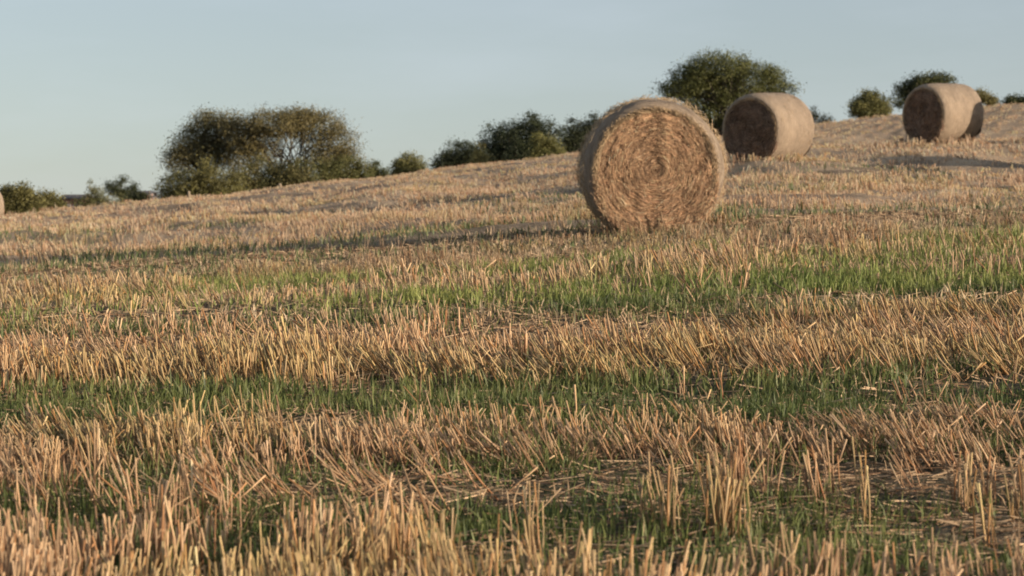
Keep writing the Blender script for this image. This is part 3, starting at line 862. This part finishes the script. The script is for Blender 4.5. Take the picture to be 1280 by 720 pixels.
plant('bush', 'sunlit yellow green bush in front of the domed dark tree', 'bush', 152,
      [(680, 182, 18, 14), (694, 188, 14, 10), (672, 172, 10, 10)], 684, 5500, .14, YG1, YG2, 111, .05, .3, 12, .2, GS, .3, stems=3)
plant('broadleaf_tree', 'dark tree half hidden behind the nearest bale', 'tree', 166,
      [(720, 170, 18, 20), (735, 165, 16, 18), (745, 152, 12, 13), (708, 182, 12, 14)], 728, 9000, .15, (.026, .034, .019), (.055, .064, .028), 112, .12, .3, 18, .24, GT, .3)
# the broad tree behind the bales
plant('spreading_tree', 'broad domed tree rising behind the nearest and second bales', 'tree', 168,
      [(900, 88, 46, 19), (868, 100, 34, 20), (940, 100, 36, 20), (968, 104, 22, 14), (845, 112, 26, 12), (890, 108, 44, 18), (915, 122, 36, 16),
       (870, 140, 26, 20), (835, 116, 14, 6), (895, 150, 20, 16), (985, 112, 12, 7), (965, 122, 24, 12)], 905, 42000, .15, (.048, .058, .022), (.15, .155, .05), 113, .17, .34, 80, .34, GT, .4, stems=3, low=False)
plant('bush', 'thin twiggy shrub just right of the second bale', 'bush', 160,
      [(1016, 145, 7, 10), (1030, 150, 10, 4)], 1020, 900, .12, DK2, OL2, 114, .04, .3, 8, .2, GS, .2, stems=2)
plant('broadleaf_tree', 'small rounded green tree on the crest between the two right bales', 'tree', 158,
      [(1088, 125, 17, 13), (1074, 132, 14, 10), (1102, 132, 12, 10), (1090, 138, 22, 7)], 1088, 9000, .14, DK2, YG2, 115, .09, .3, 16, .2, GT, .3)
plant('broadleaf_tree', 'loose green tree partly behind the farthest right bale', 'tree', 160,
      [(1155, 105, 26, 11), (1135, 112, 16, 9), (1178, 101, 16, 8), (1148, 124, 20, 10), (1125, 128, 8, 7)], 1150, 11000, .15, DK1, YG1, 116, .12, .35, 24, .24, GT, .35, low=False)
plant('bush', 'small bush peeping over the crest right of the farthest right bale', 'bush', 156,
      [(1232, 122, 9, 7), (1226, 116, 5, 6), (1240, 126, 8, 5)], 1232, 1500, .12, OL2, YG2, 117, .04, .3, 8, .18, GS, .2, stems=2)
plant('bush', 'dark hedge top at the far right edge of the crest', 'bush', 156,
      [(1270, 125, 14, 6), (1295, 124, 18, 7), (1262, 127, 8, 4)], 1285, 4000, .12, DK1, DK2, 118, .04, .3, 10, .16, GS, .3, stems=3)
# far left
plant('bush', 'broad leafy bush beside the distant bale at the left edge', 'bush', 122,
      [(18, 250, 18, 16), (35, 252, 20, 18), (8, 246, 10, 16), (28, 236, 14, 8)], 25, 9000, .13, OL1, YG2, 119, .04, .3, 16, .18, GS, .25, stems=4)
plant('bush', 'rounded olive bush left of the low farm building', 'bush', 124,
      [(62, 252, 16, 14), (50, 254, 14, 16), (72, 258, 9, 8)], 60, 6000, .13, OL1, YG2, 120, .04, .3, 12, .18, GS, .25, stems=3)
plant('bush', 'wispy pale shrub in front of the low farm building', 'bush', 140,
      [(112, 246, 14, 9), (122, 240, 8, 12), (100, 252, 10, 5), (140, 252, 20, 5), (116, 232, 4, 8)], 115, 2600, .12, YG1, (.18, .165, .08), 121, .03, .4, 16, .2, GS, .2, stems=4)
plant('broadleaf_tree', 'small open crowned dark tree right of the low farm building', 'tree', 156,
      [(140, 231, 10, 6), (152, 226, 8, 6), (163, 234, 8, 8), (148, 240, 16, 5), (156, 246, 14, 6)], 152, 3000, .13, DK1, DK2, 122, .07, .5, 22, .18, GT, .3, low=False)
plant('bush', 'low dark bush beside the brick shed', 'bush', 150,
      [(168, 245, 12, 6), (178, 246, 8, 5)], 170, 2200, .12, (.022, .03, .016), DK2, 123, .04, .3, 8, .14, GS, .2, stems=2)

# ------------------------------------------------------------------ far buildings, gate, posts
def brick_mat(name, a, bcol, scale):
    m, nt, b = mat(name); N, L = nt.nodes, nt.links
    t = N.new('ShaderNodeTexCoord'); mpn = N.new('ShaderNodeMapping'); mpn.inputs['Rotation'].default_value = (math.radians(90), 0, 0)
    L.new(t.outputs['Object'], mpn.inputs[0])
    br = N.new('ShaderNodeTexBrick'); L.new(mpn.outputs[0], br.inputs[0]); br.inputs['Scale'].default_value = scale
    br.inputs['Color1'].default_value = (*a, 1); br.inputs['Color2'].default_value = (*bcol, 1); br.inputs['Mortar'].default_value = (.25, .22, .19, 1)
    L.new(br.outputs[0], b.inputs['Base Color']); b.inputs['Roughness'].default_value = .9
    return m
M_brick = brick_mat('brick', (.22, .10, .07), (.28, .14, .10), 4.5)
M_slate = brick_mat('slate roof', (.075, .07, .075), (.11, .10, .105), 3)
def plain(name, c, r=.7):
    m, nt, b = mat(name)
    t = nt.nodes.new('ShaderNodeTexCoord'); n = nt.nodes.new('ShaderNodeTexNoise'); n.inputs['Scale'].default_value = 8; n.inputs['Detail'].default_value = 5
    nt.links.new(t.outputs['Object'], n.inputs['Vector']); rr = nt.nodes.new('ShaderNodeMix'); rr.data_type = 'RGBA'
    nt.links.new(n.outputs[0], rr.inputs[0]); rr.inputs[6].default_value = (*[k * .75 for k in c], 1); rr.inputs[7].default_value = (*[k * 1.2 for k in c], 1)
    nt.links.new(rr.outputs[2], b.inputs['Base Color']); b.inputs['Roughness'].default_value = r
    return m
M_white = plain('pale paint', (.62, .60, .57)); M_wood = plain('weathered wood', (.24, .19, .13)); M_dark = plain('dark glass', (.03, .035, .04), .2)

def building(px0, px1, D, eave_py, ridge_py, label, wallm, roofm, wins):
    k = D / F; x0, x1 = (px0 - 640) * k, (px1 - 640) * k; cx = (x0 + x1) / 2
    bz = float(min(ground_big(x0, D), ground_big(x1, D))) - .3
    r = empty('farm_building', (cx, D, bz)); hw = (x1 - x0) / 2; dp = 2.2
    ze = CH + (360 - eave_py) * k - bz; zr = CH + (360 - ridge_py) * k - bz
    mb = MB(); mb.add([(-hw, 0, 0), (hw, 0, 0), (hw, 2 * dp, 0), (-hw, 2 * dp, 0), (-hw, 0, ze), (hw, 0, ze), (hw, 2 * dp, ze), (-hw, 2 * dp, ze), (-hw, dp, zr - .04), (hw, dp, zr - .04)],
                      [(0, 1, 5, 4), (3, 7, 6, 2), (1, 2, 6, 9, 5), (0, 4, 8, 7, 3)])
    mb.build('wall', wallm, r)
    mb = MB(); o_ = .18
    for s in (-1, 1):
        y0 = dp + s * (dp + o_); zz = ze - o_ * (zr - ze) / dp
        a = [(-hw - o_, y0, zz), (hw + o_, y0, zz), (hw + o_, dp, zr), (-hw - o_, dp, zr)]
        b_ = [(p[0], p[1], p[2] + .09) for p in a]
        mb.add(a + b_, [(0, 3, 2, 1), (4, 5, 6, 7), (0, 1, 5, 4), (1, 2, 6, 5), (2, 3, 7, 6), (3, 0, 4, 7)])
    mb.build('roof', roofm, r)
    for wx in wins:
        fr = MB(); fr.box(wx - .35, wx + .35, -.05, -.003, ze * .45, ze * .85); f_ = fr.build('window', M_white, r)
        gl = MB(); gl.box(wx - .28, wx + .28, -.065, -.053, ze * .48, ze * .82); gl.build('pane', M_dark, f_)
    tag(r, label, 'building')
    return r
building(76, 104, 172, 248.5, 243, 'low slate roofed farm building behind the bushes at far left', M_brick, M_slate, [-.45, .45])
building(160, 185, 176, 244, 238.5, 'small brick shed left of the pale metal gate', M_brick, M_slate, [.2])

def gate():
    D = 150; k = D / F; x0 = (186.5 - 640) * k; x1 = (202 - 640) * k
    bz = float(ground_big((x0 + x1) / 2, D)); r = empty('field_gate', (x0, D, bz)); w = x1 - x0
    top = CH + (360 - 239.5) * k - bz; bot = top - 1.15
    for xx in (0, w):
        mb = MB(); mb.tube([(xx, 0, -.2), (xx, 0, top + .06)], [.06, .055], 8); mb.build('post', M_wood, r)
    mb = MB()
    for i in range(5): mb.tube([(.08, 0, bot + i * 1.1 / 4), (w - .08, 0, bot + i * 1.1 / 4)], [.04, .04], 6)
    for i in range(4): xx = .08 + (w - .16) * i / 3; mb.tube([(xx, 0, bot), (xx, 0, bot + 1.1)], [.04, .04], 6)
    mb.build('gate_frame', M_white, r)
    tag(r, 'pale barred field gate at the left foot of the left clump', 'gate')
gate()
POSTL = [('leftmost of the small wooden posts on the skyline, under the left end of the clump'), ('second small wooden post from the left, under the left clump'),
         ('third small wooden post from the left, under the middle of the left clump'), ('rightmost small wooden post, under the right end of the left clump')]
post0 = None
for i, (px, dd) in enumerate([(236, 88), (249, 88), (350, 96), (417, 100)]):
    x, y = XY(px, dd); z = float(ground(x, y))
    if post0 is None:
        mb = MB(); mb.tube([(0, 0, -.3), (.01, 0, .3), (.0, 0, .62), (0, 0, .66)], [.06, .058, .055, .03], 8, (.3, .24, .16, 1)); post0 = mb.build('fence_post', M_wood, None, True); p_ = post0
    else:
        p_ = post0.copy(); COL.objects.link(p_)
    p_.location = (x, y, z); p_.scale = (1, 1, [.6, .35, .35, .35][i])
    tag(p_, POSTL[i], 'post', 'wooden posts at the field edge')
print('stub verts', NST, 'grass blades', NGR)
